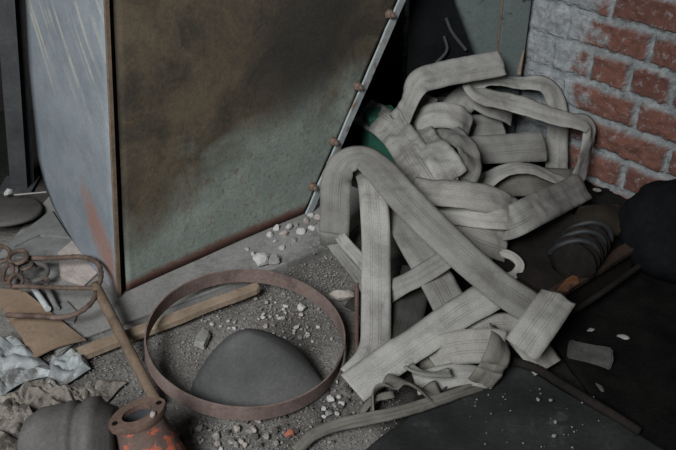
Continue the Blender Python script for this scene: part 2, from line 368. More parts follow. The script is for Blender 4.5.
UPN = V((0, -.45, .9)).normalized(); FLAT = V((0, -.08, 1)).normalized()
def hose(label, pts, mat='hose', w=.078, N=UPN, th=.0075, wr=.005, seed=None, name='fire_hose', group='lengths of flat fire hose in the heap', cup=0.0):
    seed = random.random()*40 if seed is None else seed
    P = [at(p[0], p[1], p[2]) for p in pts]
    NN = [V(p[3]).normalized() if len(p) > 3 else V(N).normalized() for p in pts]
    S = catmull(P, .006)
    bm = bmesh.new(); uvl = bm.loops.layers.uv.new('UVMap')
    n = len(S); Bs = []; prev = None
    for i, (p, t) in enumerate(S):
        a = S[max(0, i-1)][0]; c = S[min(n-1, i+1)][0]; T = (c-a).normalized()
        k = min(int(t), len(NN)-2); f = t-k; f = f*f*(3-2*f)
        nn = NN[k].lerp(NN[k+1], f)
        B = T.cross(nn)
        if B.length < .15 and prev is not None: B = prev - T*prev.dot(T)
        B.normalize()
        if prev is not None and B.dot(prev) < 0: B = -B
        prev = B; Bs.append(B)
    for _ in range(3):
        Bs = [(Bs[max(0, i-1)]+Bs[i]*2+Bs[min(n-1, i+1)]).normalized() for i in range(n)]
    K = 9; L = 0.0; rings = []; uvs = []
    for i, (p, t) in enumerate(S):
        a = S[max(0, i-1)][0]; c = S[min(n-1, i+1)][0]; T = (c-a).normalized()
        if i: L += (p-S[i-1][0]).length
        B = Bs[i]; Nn = B.cross(T).normalized()
        if Nn.z < 0: Nn = -Nn; 
        ring = []; uvr = []
        for side in (1, -1):
            for k in range(K):
                u = -1+2*k/(K-1) if side == 1 else 1-2*k/(K-1)
                hgt = th*.5*(1-abs(u)**5)*side + (.0009*side if abs(u) > .99 else 0)
                wv = wr*noise.noise(V((L*13+seed, u*1.2, seed)))*1.6 + wr*.5*noise.noise(V((L*45, u*3, seed+5)))
                wv += cup*(u*u-.4)*w*.5
                wd = w*.5*(1+.03*noise.noise(V((L*9, seed, 2))))
                ring.append(bm.verts.new(p+B*(u*wd)+Nn*(hgt+wv))); uvr.append(((u+1)/2, L))
        rings.append(ring); uvs.append(uvr)
    m2 = 2*K
    for i in range(n-1):
        for k in range(m2):
            q = (k+1) % m2
            f = bm.faces.new((rings[i][k], rings[i][q], rings[i+1][q], rings[i+1][k]))
            for lp, uvv in zip(f.loops, (uvs[i][k], uvs[i][q], uvs[i+1][q], uvs[i+1][k])): lp[uvl].uv = uvv
    for e in (0, n-1):
        f = bm.faces.new(rings[e])
        for lp, uvv in zip(f.loops, uvs[e]): lp[uvl].uv = uvv
    o = mk(name, bm, M[mat], smooth=True)
    return tag(o, label, 'hose', group)

# ------------------------------------------------------------------ setting
# floor
bm = bmesh.new(); nx, ny = 150, 150
x0, x1, y0, y1 = -2.2, 2.4, -.4, 3.6
G = [[bm.verts.new((x0+(x1-x0)*i/nx, y0+(y1-y0)*j/ny, 0)) for j in range(ny+1)] for i in range(nx+1)]
for row in G:
    for v in row:
        v.co.z = .004*nz(v.co, 6, 1)+.003*nz(v.co, 17, 4)-.004
for i in range(nx):
    for j in range(ny): bm.faces.new((G[i][j], G[i+1][j], G[i+1][j+1], G[i][j+1]))
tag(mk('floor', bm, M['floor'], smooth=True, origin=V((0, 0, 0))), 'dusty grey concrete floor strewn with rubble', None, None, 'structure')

# brick wall (right)
K0 = V((.526, 2.262, 0)); WD = V((.715, -.699, 0)).normalized(); WN = V((-.699, -.715, 0)).normalized()
CH = .092; BL = .235
bm = bmesh.new(); la = bm.verts.layers.float.new('brick_mask'); lt = bm.verts.layers.float.new('brick_tone'); lw = bm.verts.layers.float.new('wash')
du = .0065; U0 = -.44; NU = int((1.75-U0)/du); NV = int(1.55/du)
def brick_at(u, z):
    zz = z-.012+.006*noise.noise(V((u*5, z*5, 3))); uu = u+.006*noise.noise(V((u*6, z*6, 9)))
    r = int(math.floor(zz/CH)); fz = (zz-r*CH)
    if r % 2: bl = BL*.5; off = .03
    else: bl = BL; off = .11
    if r % 4 == 1: bl = BL; off = .0
    k = int(math.floor((uu+off)/bl)); fu = (uu+off)-k*bl
    e = min(fu-.006, bl-.006-fu, fz-.008, CH-.008-fz)
    e += .005*noise.noise(V((u*40, z*40, 1)))+.004*noise.noise(V((u*90, z*90, 2)))
    return max(0, min(1, e/.006)), (math.sin(k*12.9+r*78.2)*43758.5) % 1.0
G = []
for i in range(NU+1):
    row = []
    for j in range(NV+1):
        u, z = U0+i*du, j*du
        mk_, tn = brick_at(u, z)
        # limewash is thick by the corner and thins to bare brick further out
        q = 1.0-4.0*max(0, u-.06)+1.1*max(0, z-.36)
        wash = max(0, min(1, q))
        rough = .006*noise.noise(V((u*22, z*22, 5)))+.003*noise.noise(V((u*60, z*60, 8)))
        d = .013*mk_*(1-.6*wash)*(.6+.6*tn)+rough
        v = bm.verts.new(K0+WD*u+V((0, 0, z))+WN*d); v[la] = mk_; v[lt] = tn; v[lw] = wash
        row.append(v)
    G.append(row)
for i in range(NU):
    for j in range(NV): bm.faces.new((G[i][j], G[i+1][j], G[i+1][j+1], G[i][j+1]))
# give the wall its depth
bm2v = [bm.verts.new(K0+WD*uu+V((0, 0, zz))-WN*.12) for uu, zz in ((U0, 0), (U0+NU*du, 0), (U0+NU*du, NV*du), (U0, NV*du))]
bm.faces.new(bm2v)
tag(mk('wall_right', bm, M['brick'], smooth=False, origin=K0), 'old red brick wall with grey limewash peeling from it', None, None, 'structure')

# back wall
BD = V((.99, .10, 0)).normalized(); BN = V((.10, -.99, 0)).normalized()
bm = bmesh.new(); p0 = K0-BD*2.6-BN*.42; p1 = K0-BD*.02-BN*.42
prism_bm([p0, p1, p1-BN*.12, p0-BN*.12], (0, 0, 1.6), bm)
tag(mk('wall_back', bm, M['plaster']), 'wall behind the bin, its shade painted dark', None, None, 'structure')

# plinth in front of / under the bin
ZP = .020
q = [at(60, 362, 0), at(80, 345, 0), at(270, 277, 0), at(345, 246, 0), at(385, 205, 0), at(300, 170, 0), at(60, 190, 0), at(0, 260, 0)]
pl = [V((p.x, p.y, -.01)) for p in q]
bm = prism_bm(pl, (0, 0, ZP+.01))
bmesh.ops.bevel(bm, geom=bm.edges[:], offset=.004, segments=2, affect='EDGES')
tag(mk('trim_1', bm, M['plinth']), 'low dusty concrete plinth under the bin', None, None, 'structure')

# ------------------------------------------------------------------ bin
b0 = at(126, 291, ZP+.001); b1 = at(305, 213, ZP+.001)
ud = (b1-b0); ud.z = 0; UL = ud.length; ud.normalize()
wn = V((ud.y, -ud.x, 0))                           # front normal, towards the viewer
wd = -wn                                           # depth direction
s0 = at(118, 297, ZP+.001)
binr = thing('metal_bin', 'large flared steel bin, pale blue side and stained green front, beside the hoses', 'bin', V(((b0.x+b1.x)/2, (b0.y+b1.y)/2, ZP+.001)))
TOPY = -150
fa = onp(111-6, -0, b0, wn); fa = b0+(onp(113, 0, b0, wn)-b0)*1.42
fb = b1+(onp(398, 0, b1, wn)-b1)*1.42
fb = onp(398, 0, b1, wn); fb = b1+(fb-b1)*((fa.z-b1.z)/(fb.z-b1.z))
# front sheet with UV (u along base, v up), slightly dished
bm = bmesh.new(); uvl = bm.loops.layers.uv.new('UVMap'); n1, n2 = 40, 50
def fpt(s, t):
    p = (b0.lerp(b1, s)).lerp(fa.lerp(fb, s), t)
    return p + wn*(.006*nz(p, 5, 2)-.004*math.sin(math.pi*s))
A = [[bm.verts.new(fpt(i/n1, j/n2)) for j in range(n2+1)] for i in range(n1+1)]
Bk = [[bm.verts.new(fpt(i/n1, j/n2)+wd*.004) for j in range(n2+1)] for i in range(n1+1)]
def q4(vs, uv):
    f = bm.faces.new(vs)
    for lp, c_ in zip(f.loops, uv): lp[uvl].uv = c_
for i in range(n1):
    for j in range(n2):
        uv = [(i/n1, j/n2), ((i+1)/n1, j/n2), ((i+1)/n1, (j+1)/n2), (i/n1, (j+1)/n2)]
        q4((A[i][j], A[i+1][j], A[i+1][j+1], A[i][j+1]), uv); q4((Bk[i][j], Bk[i][j+1], Bk[i+1][j+1], Bk[i+1][j]), [uv[0], uv[3], uv[2], uv[1]])
for i in range(n1):
    for j in (0, n2):
        q4((A[i][j], Bk[i][j], Bk[i+1][j], A[i+1][j]), [(i/n1, j/n2)]*4)
for j in range(n2):
    for i in (0, n1):
        q4((A[i][j], A[i][j+1], Bk[i][j+1], Bk[i][j]), [(i/n1, j/n2)]*4)
o = mk('front_panel', bm, M['bin_front'], binr, True); o['label'] = 'green front sheet stained brown and sooty'
# side sheet
sa = onp(105, 0, s0, wn)
e1 = (sa-s0).normalized(); sn = e1.cross(wd).normalized()
if sn.x > 0: sn = -sn
k = (fa.z-s0.z)/e1.z
outl = [(118, 297), (96, 272), (75, 245), (62, 224), (52, 205), (44, 184), (38, 160), (35, 135), (32, 105), (29, 60), (25, 0)]
sp_ = [onp(x, y, s0, sn) for x, y in outl]
lft = sp_[-1]; dl = (sp_[-1]-sp_[-2]).normalized(); lft2 = lft+dl*((fa.z-lft.z)/dl.z)
sp_.append(lft2)
# rows between the outline and the front edge
bm = bmesh.new(); uvl = bm.loops.layers.uv.new('UVMap')
prm = []
for p in sp_: prm.append(p)
rows = []
for p in sp_:
    h = (p-s0).dot(V((0, 0, 1)))/e1.z
    ep = s0+e1*h
    rows.append((ep, p))
NS = 14; fr = []
def dense(a, c, k): return [a.lerp(c, i/k) for i in range(k)]
for (e_, p_), (e2, p2) in zip(rows[:-1], rows[1:]):
    for i in range(4): fr.append((e_.lerp(e2, i/4), p_.lerp(p2, i/4)))
fr.append(rows[-1])
span = (rows[-1][0]-s0).length; wid = max((p-e).length for e, p in rows)
TA = []; TB = []; TU = []
for e_, p_ in fr:
    ra = []; rb_ = []; ru = []
    for i in range(NS+1):
        p = e_.lerp(p_, i/NS); d = sn*(.004*nz(p, 6, 3))
        ra.append(bm.verts.new(p+d)); rb_.append(bm.verts.new(p+d-sn*.004)); ru.append(((p-e_).length/wid, (p-s0).dot(e1)/span))
    TA.append(ra); TB.append(rb_); TU.append(ru)
for j in range(len(fr)-1):
    for i in range(NS):
        uv = [TU[j][i], TU[j][i+1], TU[j+1][i+1], TU[j+1][i]]
        for T_ in (TA, TB):
            try: q4((T_[j][i], T_[j][i+1], T_[j+1][i+1], T_[j+1][i]), uv)
            except ValueError: pass
    for i in (0, NS):
        q4((TA[j][i], TA[j+1][i], TB[j+1][i], TB[j][i]), [TU[j][i]]*4)
for i in range(NS): q4((TA[-1][i], TA[-1][i+1], TB[-1][i+1], TB[-1][i]), [TU[-1][i]]*4)
bmesh.ops.remove_doubles(bm, verts=bm.verts[:], dist=1e-5)
o = mk('side_panel', bm, M['bin_side'], binr, True); o['label'] = 'pale blue painted side with cream scrapes and a rust bloom'
# rim along the corner, joining side and front sheets
top_s = s0+e1*k
bm = bmesh.new()
prism_bm([s0+sn*.0015+wn*.004, s0-sn*.0065+wn*.004, s0-sn*.0065+wd*.004, s0+sn*.0015+wd*.004], e1*k, bm)
mk('corner_rim', bm, M['rust_brown'], binr)
bm = prism_bm([b0+wd*.004, s0+wd*.002-sn*.004, s0+wd*.006-sn*.004, b0+wd*.008], e1*k)
mk('corner_web', bm, M['machine'], binr)  # dark colour stands in for the shadow beside the corner
# slanting edge flange: an angle strip with four bolts
fe = (fb-b1).normalized()
fl = (ud-fe*ud.dot(fe)).normalized()
klen = (fb-b1).length
bm = prism_bm([b1-fl*.004+wn*.010, b1+fl*.016+wn*.010, b1+fl*.016+wn*.004, b1-fl*.004+wn*.004], fe*klen)
bmesh.ops.subdivide_edges(bm, edges=[e for e in bm.edges if e.calc_length() > .2], cuts=40)
for v in bm.verts: v.co += fl*(.0022*nz(v.co, 18, 6))+wn*.0015*nz(v.co, 22, 2)
o = flo = mk('edge_flange', bm, M['flange_paint'], binr); o['label'] = 'pale blue edge strip chipped to rust'
for (bx, by) in ((387, 13), (355, 85), (331, 140), (310, 185)):
    c_ = onp(bx, by, b1, wn)+wn*.006
    bm = lathe_bm([(0, .013), (.0085, .013), (.0095, .010), (.0095, .002), (.013, .002), (.013, 0), (0, 0)], c_, wn, 6, closed=False)
    lathe_bm([(0, .021), (.0045, .021), (.005, .010), (0, .010)], c_, wn, 10, bm, closed=False)
    mk('bolt', bm, M['bolt'], flo)
# far side of the bin
r0 = b1+fl*.012; r1 = fb+fl*.012
bm = prism_bm([r0+wd*.004, r1+wd*.004, r1+wd*.06, r0+wd*.06], -ud*.004)
o = mk('far_side_panel', bm, M['machine'], binr)

# ------------------------------------------------------------------ things behind / left
# dark post
pb = at(20, 186, 0.0); pt_ = aty(5, -20, pb.y+.02); pt_ = pb+(pt_-pb)*1.25
ax = V((.058, 0, 0)); ay = V((.01, .012, 0))
po = thing('steel_post', 'dark upright steel post at the left behind the round lid', 'post', pb)
bm = prism_bm([pb-ax*.5, pb+ax*.5, pb+ax*.5+ay, pb-ax*.5+ay], pt_-pb); bmesh.ops.bevel(bm, geom=bm.edges[:], offset=.002, segments=1, affect='EDGES'); mk('web', bm, M['post'], po)
bm = prism_bm([pb+ax*.42-V((0, .026, 0)), pb+ax*.5-V((0, .026, 0)), pb+ax*.5, pb+ax*.42], pt_-pb); mk('lip', bm, M['post'], po)
bm = prism_bm([pb+V((-.05, -.045, 0)), pb+V((.045, -.045, 0)), pb+V((.045, .045, 0)), pb+V((-.05, .045, 0))], (0, 0, .007)); mk('foot_plate', bm, M['post'], po)

# round lid
c_ = at(0, 208, .052); nl = V((.06, .22, 1)).normalized()
bm = lathe_bm([(0, 0), (.098, 0), (.104, -.003), (.106, -.008), (.104, -.013), (.09, -.014), (0, -.014)], c_, nl, 56, closed=False)
tag(mk('round_lid', bm, M['slate_dark'], smooth=True), 'flat round dark grey lid lying in front of the steel post', 'lid')
# thin pale rod and stone beside it
bm = tube_bm([at(14, 195, .052), at(46, 192, .040)], .0022, 8); tag(mk('thin_rod', bm, M['rod']), 'thin pale rod lying across the foot of the steel post', 'rod')
bm = stone_bm(at(8, 192, .055), .014, (1, .8, .9)); tag(mk('stone', bm, M['stone_white']), 'pale lump of mortar by the foot of the steel post', 'stone')

# grey sheets
def plate(label, px, zs, mat, th=.006, bev=.0015, name='grey_sheet', cat='sheet', group=None):
    P_ = [at(x, y, z) for (x, y), z in zip(px, zs)]
    nrm = V((0, 0, 0))
    for i in range(1, len(P_)-1): nrm += (P_[i]-P_[0]).cross(P_[i+1]-P_[0])
    nrm.normalize()
    if nrm.z < 0: nrm = -nrm
    c0 = sum(P_, V((0, 0, 0)))/len(P_)
    P_ = [p-nrm*(p-c0).dot(nrm) for p in P_]
    return tag(mk(name, prism_bm(P_, -nrm*th, bev=bev), M[mat]), label, cat, group)
plate('wide grey sheet leaning low between the round lid and the blue bin side', [(12, 240), (48, 212), (52, 210), (70, 238), (40, 234), (14, 246)], [.035, .028, .028, .028, .032, .035], 'slate', name='grey_sheet')
plate('grey sheet fragment under the wide one, above the rod hook', [(8, 248), (14, 240), (68, 234), (80, 250), (62, 256), (16, 258)], [.030, .030, .026, .026, .026, .028], 'slate')
plate('small buff slab beside the blue bin side, behind the rod hook', [(58, 252), (72, 240), (88, 256), (98, 272), (84, 285), (60, 275)], [.034, .034, .030, .028, .028, .03], 'stone_pink', .012, name='slab', cat='slab')
plate('broad grey sheet seen through the rod hook', [(18, 262), (60, 258), (92, 288), (80, 300), (30, 296)], [.016, .016, .012, .012, .016], 'slate', .005)
plate('grey offcut seen in the lower loop of the rod hook', [(48, 312), (66, 300), (78, 312), (74, 322), (56, 322)], [.03, .028, .026, .026, .028], 'slate', .005, name='offcut', cat='offcut')

# cardboard
bm = sheet_bm([at(-14, 286, .03), at(24, 291, .045), at(86, 340, .028), at(34, 357, .024)], 24, 24, lambda s, t, p: (0, 0, .008*math.sin(s*3)*t+.003*nz(p, 14, 3)), .004)
tag(mk('cardboard', bm, M['cardboard'], smooth=False), 'brown cardboard sheet under the rod hook', 'cardboard')
# pale tube piece
bm = tube_bm([at(33, 287, .035), at(48, 309, .045)], .007, 12); tag(mk('short_tube', bm, M['pale']), 'short pale tube leaning beneath the rod hook', 'tube')
bm = tube_bm([at(46, 286, .035), at(57, 309, .035)], .0065, 12); tag(mk('short_tube', bm, M['slate']), 'short dull grey tube right of the pale tube', 'tube')

# rod hook with pipe handle
hk = thing('rod_hook', 'rusty pipe with bent ribbed rods at its head, leaning left of the hoop', 'hook', at(150, 396, .0))
bm = tube_bm([at(95, 285, .085), at(156, 402, .03)], .0115, 16); 
o = mk('handle', bm, M['rust_brown'], hk, True); o['label'] = 'brown pipe handle'
bm = tube_bm([at(28, 258, .075), at(55, 258, .078), at(82, 257, .082), at(96, 262, .088), at(101, 272, .09), at(99, 284, .088), at(95, 290, .086)], .0058, 10, ridges=.10); mk('rod', bm, M['rust'], hk, True)
bm = tube_bm([at(10, 286, .08), at(40, 287, .082), at(70, 288, .084), at(96, 288, .088)], .0050, 10, ridges=.12); mk('rod', bm, M['rust'], hk, True)
bm = tube_bm([at(6, 315, .062), at(35, 316, .064), at(64, 317, .068), at(80, 312, .075), at(92, 302, .082), at(96, 292, .087)], .0056, 10, ridges=.12); mk('rod', bm, M['rust'], hk, True)

# rusty rings
def ring(label, px, py, z, R, r, nrm, mat='rust', group='rusty rings at the left edge'):
    c_ = at(px, py, z); A_ = V(nrm).normalized(); X = A_.orthogonal().normalized(); Y = A_.cross(X)
    pts = [c_+(X*math.cos(a*.3927)+Y*math.sin(a*.3927))*R for a in range(17)]
    return tag(mk('iron_ring', tube_bm(pts, r, 10, closed=True), M[mat], smooth=True), label, 'ring', group)
ring('rusty ring resting on the top rod of the hook', 18, 257, .088, .0205, .0052, (0, -.2, 1))
ring('rusty ring tilted at the left edge, topmost of the rings', 1, 254, .08, .020, .005, (.4, -.5, 1))
ring('rusty ring standing half upright under the topmost ring', 8, 274, .072, .022, .005, (-.7, -.5, .6))
ring('wide worn ring lying between the two upper rods of the hook', 34, 272, .062, .030, .0058, (.1, -.1, 1), 'slate_dark')
ring('small rusty ring hanging over the middle rod of the hook', 16, 281, .088, .015, .004, (.6, -.6, .3))
ring('small rusty ring lying among the others above the cardboard', 26, 266, .07, .015, .004, (-.2, .1, 1))
for i in range(6):
    x, y = 3+8*i+random.uniform(-2, 2), 268+random.uniform(-9, 12)
    bm = stone_bm(at(x, y, .055), random.uniform(.009, .014), (1.2, .8, .7))
    tag(mk('rust_lump', bm, M['rust']), 'small lump of rust scale among the iron rings', 'scale', 'rust lumps among the rings')

# wood lath
a_, c2 = at(76, 356, .018), at(258, 287, .032)
dr = (c2-a_).normalized(); sd = dr.cross(V((0, 0, 1))).normalized()
bm = bmesh.new(); n = 46; prev = None; secs = []
for i in range(n+1):
    t = i/n; p = a_.lerp(c2, t); hw = .0155*(1-.30*t)+.002*nz(p, 20, 2); hh = .009
    off = sd*.004*nz(p, 9, 5)
    if i == 0 or i == n: hw *= .7
    secs.append([bm.verts.new(p+off+sd*(hw*sx_)+V((0, 0, sz))) for sx_, sz in ((-1, -hh), (1, -hh), (1, hh*.5), (.8, hh), (-.8, hh), (-1, hh*.5))])
for i in range(n):
    for k_ in range(6): bm.faces.new((secs[i][k_], secs[i][(k_+1) % 6], secs[i+1][(k_+1) % 6], secs[i+1][k_]))
bm.faces.new(secs[0]); bm.faces.new(secs[-1])
tag(mk('wood_lath', bm, M['wood']), 'pale splintered wooden lath lying from the pipe handle into the hoop', 'lath')

# foil and rags
def crumple(seed, amp, s1, s2):
    def f(s, t, p):
        a1 = abs(nz(p, s1, seed)); a2 = abs(nz(p, s2, seed+3))
        e = min(s, 1-s, t, 1-t)
        h = amp*(1.6*a1+.8*a2)
        return (amp*.9*nz(p, s1*.8, seed+9), amp*.9*nz(p, s1*.8, seed+14), h*min(1, e*6))
    return f
bm = sheet_bm([at(-26, 332, .012), at(18, 346, .012), at(58, 372, .012), at(-22, 398, .012)], 44, 44, crumple(2, .035, 14, 33), .0015)
tag(mk('crumpled_foil', bm, M['foil'], smooth=False), 'crumpled silvery sheet at the left edge in front of the cardboard', 'foil')
bm = sheet_bm([at(48, 356, .010), at(74, 352, .012), at(90, 372, .012), at(56, 392, .010)], 30, 30, crumple(5, .035, 18, 40), .0015)
tag(mk('crumpled_foil', bm, M['foil'], smooth=False), 'smaller crumpled silvery scrap right of the big one', 'foil')
bm = sheet_bm([at(-10, 398, .006), at(55, 380, .006), at(122, 385, .006), at(80, 428, .006)], 60, 50, crumple(8, .028, 22, 60), .002)
tag(mk('fibrous_rag', bm, M['rag'], smooth=False), 'matted frayed rag between the foil and the cast iron pump', 'rag')
bm = sheet_bm([at(-20, 410, .006), at(20, 402, .006), at(50, 430, .006), at(-20, 470, .006)], 50, 50, crumple(12, .030, 20, 50), .002)
tag(mk('fibrous_rag', bm, M['rag'], smooth=False), 'dirty torn rag in the lower left corner', 'rag')

# cast iron pump in the lower left
pc = at(92, 462, .0)
pump = thing('cast_iron_pump', 'dark cast iron pump with an open oval flange, lower left corner', 'pump', pc)
axd = V((1, .10, .05)).normalized(); base = at(78, 449, .075)
R_ = .082
bm = lathe_bm([(0, -.090), (.052, -.090), (.066, -.082), (R_-.002, -.058), (R_, -.03), (R_, -.012), (R_+.004, -.010), (R_+.004, .004), (R_-.001, .006), (R_-.001, .020), (R_+.007, .022), (R_+.007, .042), (R_-.002, .046), (R_-.014, .070), (0, .072)], base, axd, 56, closed=False)
o = mk('drum', bm, M['iron'], pump, True)
# neck + flange
fn_ = V((-.10, .06, 1)).normalized(); fc = at(137, 413, .150)
lx = V((.80, .55, .28)); lx = (lx-fn_*lx.dot(fn_)).normalized(); ly = fn_.cross(lx)
def oval(kx, ky, pw, h, n=48, pinch=0.0):
    out = []
    for i in range(n):
        a = 2*math.pi*i/n; ca, sa_ = math.cos(a), math.sin(a)
        x = kx*math.copysign(abs(ca)**pw, ca); y = ky*math.copysign(abs(sa_)**pw, sa_)*(1-pinch*abs(ca)**2)
        out.append(fc+lx*x+ly*y+fn_*h)
    return out
def loft(rings_, bm=None, closed=False):
    bm = bm or bmesh.new(); R = [[bm.verts.new(p) for p in r_] for r_ in rings_]
    m_ = len(R)
    for i in range(m_ if closed else m_-1):
        a, c = R[i], R[(i+1) % m_]
        for k in range(len(a)): bm.faces.new((a[k], a[(k+1) % len(a)], c[(k+1) % len(a)], c[k]))
    return bm
bm = loft([oval(.052, .034, .95, 0, pinch=.25), oval(.053, .035, .95, -.004, pinch=.25), oval(.052, .034, .95, -.013, pinch=.25), oval(.030, .024, 1, -.013), oval(.0275, .0185, 1, -.011), oval(.0275, .0185, 1, 0)], closed=True)
fl_o = mk('flange', bm, M['flange'], pump, True)
mod = fl_o.modifiers.new('edge_split', 'EDGE_SPLIT'); mod.split_angle = math.radians(40)
for sgn in (-1, 1):
    bm = lathe_bm([(0, .0015), (.004, .0015), (.0055, 0), (0, -.001)], fc+lx*sgn*.041, fn_, 12, closed=False); mk('bolt_hole', bm, M['soot'], fl_o)
bm = loft([oval(.0275, .0185, 1, -.001), oval(.027, .021, 1, -.03), oval(.025, .02, 1, -.05), oval(.001, .001, 1, -.051)])
o = mk('bore', bm, M['bore'], fl_o, True); o['label'] = 'dark open bore of the flange'
bm = bmesh.new()
rg = []
for h, kx, ky, sh in ((-.012, .046, .031, 0), (-.03, .044, .034, .004), (-.06, .050, .044, .012), (-.10, .060, .058, .026), (-.15, .066, .066, .04)):
    rg.append([p-ly*sh for p in oval(kx, ky, 1, h)])
bm = loft(rg); o = mk('neck', bm, M['iron_red'], pump, True); o['label'] = 'neck with flaking red paint'
bm = stone_bm(fc+lx*.020-ly*.026+fn_*.003, .0065, (1.3, .9, .8), 2); tag(mk('stone', bm, M['stone_pink']), 'pale mortar crumb on the rim of the pump flange', 'stone')

# ------------------------------------------------------------------ hoop and dome
hc = at(246, 332, .064); hn = V((.085, -.03, 1)).normalized(); HR = .2060; HH = .036
bm = lathe_bm([(HR, 0), (HR+.0035, 0), (HR+.0035, -HH), (HR, -HH)], hc, hn, 120)
for v in bm.verts:
    v.co += (v.co-hc).normalized()*.003*nz(v.co, 5, 2)
tag(mk('iron_hoop', bm, M['rust_pink'], smooth=False), 'large rusty iron hoop lying on the rubble floor', 'hoop')
# dark dome
bm = bmesh.new(); dc = at(261, 387, 0); nr, ns = 26, 64
rings_ = []
for i in range(nr+1):
    t = i/nr; rings_.append([])
    for k in range(ns):
        a = 2*math.pi*k/ns; ca, sa_ = math.cos(a), math.sin(a)
        rx, ry = .144, (.125 if sa_ > 0 else .07)
        r = t
        h = .152*(1-t**1.6)
        p = dc+V((ca*rx*r, sa_*ry*r, h-.004))
        p.x += -.012*(h/.1)
        p.z += .004*nz(p, 12, 4)*math.sin(t*3)
        # flattened right-hand facet
        rgt = (p-dc).dot(V((.80, .45, .40)).normalized())
        if rgt > .108: p -= V((.80, .45, .40)).normalized()*(rgt-.108)*.8
        rings_[-1].append(p)
bm = loft(rings_[1:]); bm.verts.ensure_lookup_table()
vt = bm.verts.new(sum(rings_[1], V((0, 0, 0)))/ns+V((0, 0, .0005))); fv = bm.verts[:ns]
for k in range(ns): bm.faces.new((fv[k], fv[(k+1) % ns], vt))
tag(mk('dark_dome', bm, M['dome'], smooth=True), 'dark rounded dome-shaped cover lying inside the iron hoop', 'cover')

# ------------------------------------------------------------------ rubble
def stone(label, px, py, z, r, mat, sq=(1, .9, .75), group=None, sub=2):
    c_ = at(px, py, z); return tag(mk('stone', stone_bm(c_+V((0, 0, r*sq[2]*.55)), r, sq, sub), M[mat]), label, 'stone', group)
stone('largest white mortar lump on the plinth above the hoop', 261, 264, ZP, .024, 'stone_white', (1.1, .9, .85))
stone('dark grey lump against the largest white mortar lump', 273, 263, ZP, .019, 'stone_grey', (1, .9, .85))
stone('beige stone by the foot of the hose, right of the hoop', 342, 297, .0, .026, 'stone_pink', (1.2, .9, .6))
stone('white pebble at the middle of the rubble inside the hoop', 302, 309, 0, .014, 'stone_white')
stone('red brick chip on the floor in front of the hoop', 289, 435, 0, .011, 'stone_red')
stone('pale stone outside the hoop at its lower right', 330, 400, 0, .012, 'stone_white', (1.3, .7, .6))
stone('grey lump against the inner face of the hoop, right of the dome', 313, 391, .0, .013, 'stone_grey')
stone('flat pale rubble piece inside the hoop left of the dome', 203, 343, 0, .026, 'stone_grey', (1.4, .8, .5))
for i, (x, y, r, mt) in enumerate([(253, 255, .007, 'stone_white'), (247, 232+18, .006, 'stone_pink'), (270, 236, .010, 'stone_white'), (277, 229, .011, 'stone_white'), (284, 236, .012, 'stone_pink'), (289, 229, .012, 'stone_white'), (296, 226, .009, 'stone_grey'), (301, 233, .013, 'stone_white'), (306, 222, .011, 'stone_pink'), (312, 229, .010, 'stone_white'), (318, 219, .012, 'stone_pink'), (322, 228, .009, 'stone_white'), (310, 216, .009, 'stone_white'), (282, 249, .009, 'stone_white'), (294, 241, .008, 'stone_grey'), (229, 244, .006, 'stone_white'), (275, 242, .006, 'stone_white')]):
    stone('small pale mortar lump on the plinth by the bin', x, y, ZP, r, mt, (1.1, .9, .8), 'mortar lumps along the bin foot')
# chips inside the hoop: the biggest as things
cnt = 0
while cnt < 60:
    a = random.uniform(-.5, 2.6); rr_ = HR*random.uniform(.35, .95)
    p = V((hc.x+math.cos(a)*rr_, hc.y+math.sin(a)*rr_, 0))
    if abs((p-dc).x) < .15 and (p-dc).y < .12: continue
    r = random.uniform(.0035, .0075)
    o = mk('stone', stone_bm(p+V((0, 0, r*.4)), r, (1.1, .9, .7), 1), M[random.choice(['stone_white', 'stone_white', 'stone_grey', 'stone_pink'])])
    tag(o, 'small rubble chip on the floor inside the iron hoop', 'stone', 'rubble chips inside the hoop'); cnt += 1
for i in range(90):
    px, py = random.choice([(random.uniform(245, 345), random.uniform(408, 448)), (random.uniform(318, 362), random.uniform(380, 420)), (random.uniform(150, 260), random.uniform(428, 450))])
    r = random.uniform(.004, .010)
    o = mk('stone', stone_bm(at(px, py, 0)+V((0, 0, r*.4)), r, (1.1, .9, .7), 1), M[random.choice(['stone_grey', 'stone_dark', 'stone_dark', 'stone_grey', 'stone_pink', 'stone_dark', 'stone_white'])])
    tag(o, 'small rubble chip on the floor around the front of the hoop', 'stone', 'rubble chips before the hoop')
# fine gravel nobody could count
bm = bmesh.new()
def pebble(c, r):
    vs = [bm.verts.new(c+V((math.cos(k*2.094+c.x*99)*r, math.sin(k*2.094+c.x*99)*r, -.2*r))) for k in range(3)]
    t_ = bm.verts.new(c+V((random.uniform(-.3, .3)*r, random.uniform(-.3, .3)*r, r*.9)))
    bm.faces.new(vs[::-1])
    for k in range(3): bm.faces.new((vs[k], vs[(k+1) % 3], t_))
def scatter(n, fpx, z, r0, r1):
    for _ in range(n):
        px, py = fpx(); c = at(px, py, z)
        pebble(c, random.uniform(r0, r1)*(1 if random.random() < .85 else 1.7))
def inhoop():
    while True:
        x, y = random.uniform(150, 345), random.uniform(275, 400)
        if ((x-246)/98)**2+((y-340)/66)**2 < 1 and random.random() < (.25+.75*min(1, max(0, (x-190)/90))): return x, y
scatter(1500, inhoop, .001, .0010, .0026)
scatter(420, lambda: (random.uniform(262, 335), random.gauss(236, 12)), ZP, .001, .0026)
scatter(500, lambda: (random.uniform(270, 350), random.uniform(255, 300)), .001, .001, .0026)
scatter(900, lambda: (random.uniform(200, 400), random.uniform(385, 450)), .001, .001, .0026)
scatter(700, lambda: (random.uniform(40, 200), random.uniform(340, 410)), .001, .001, .0026)
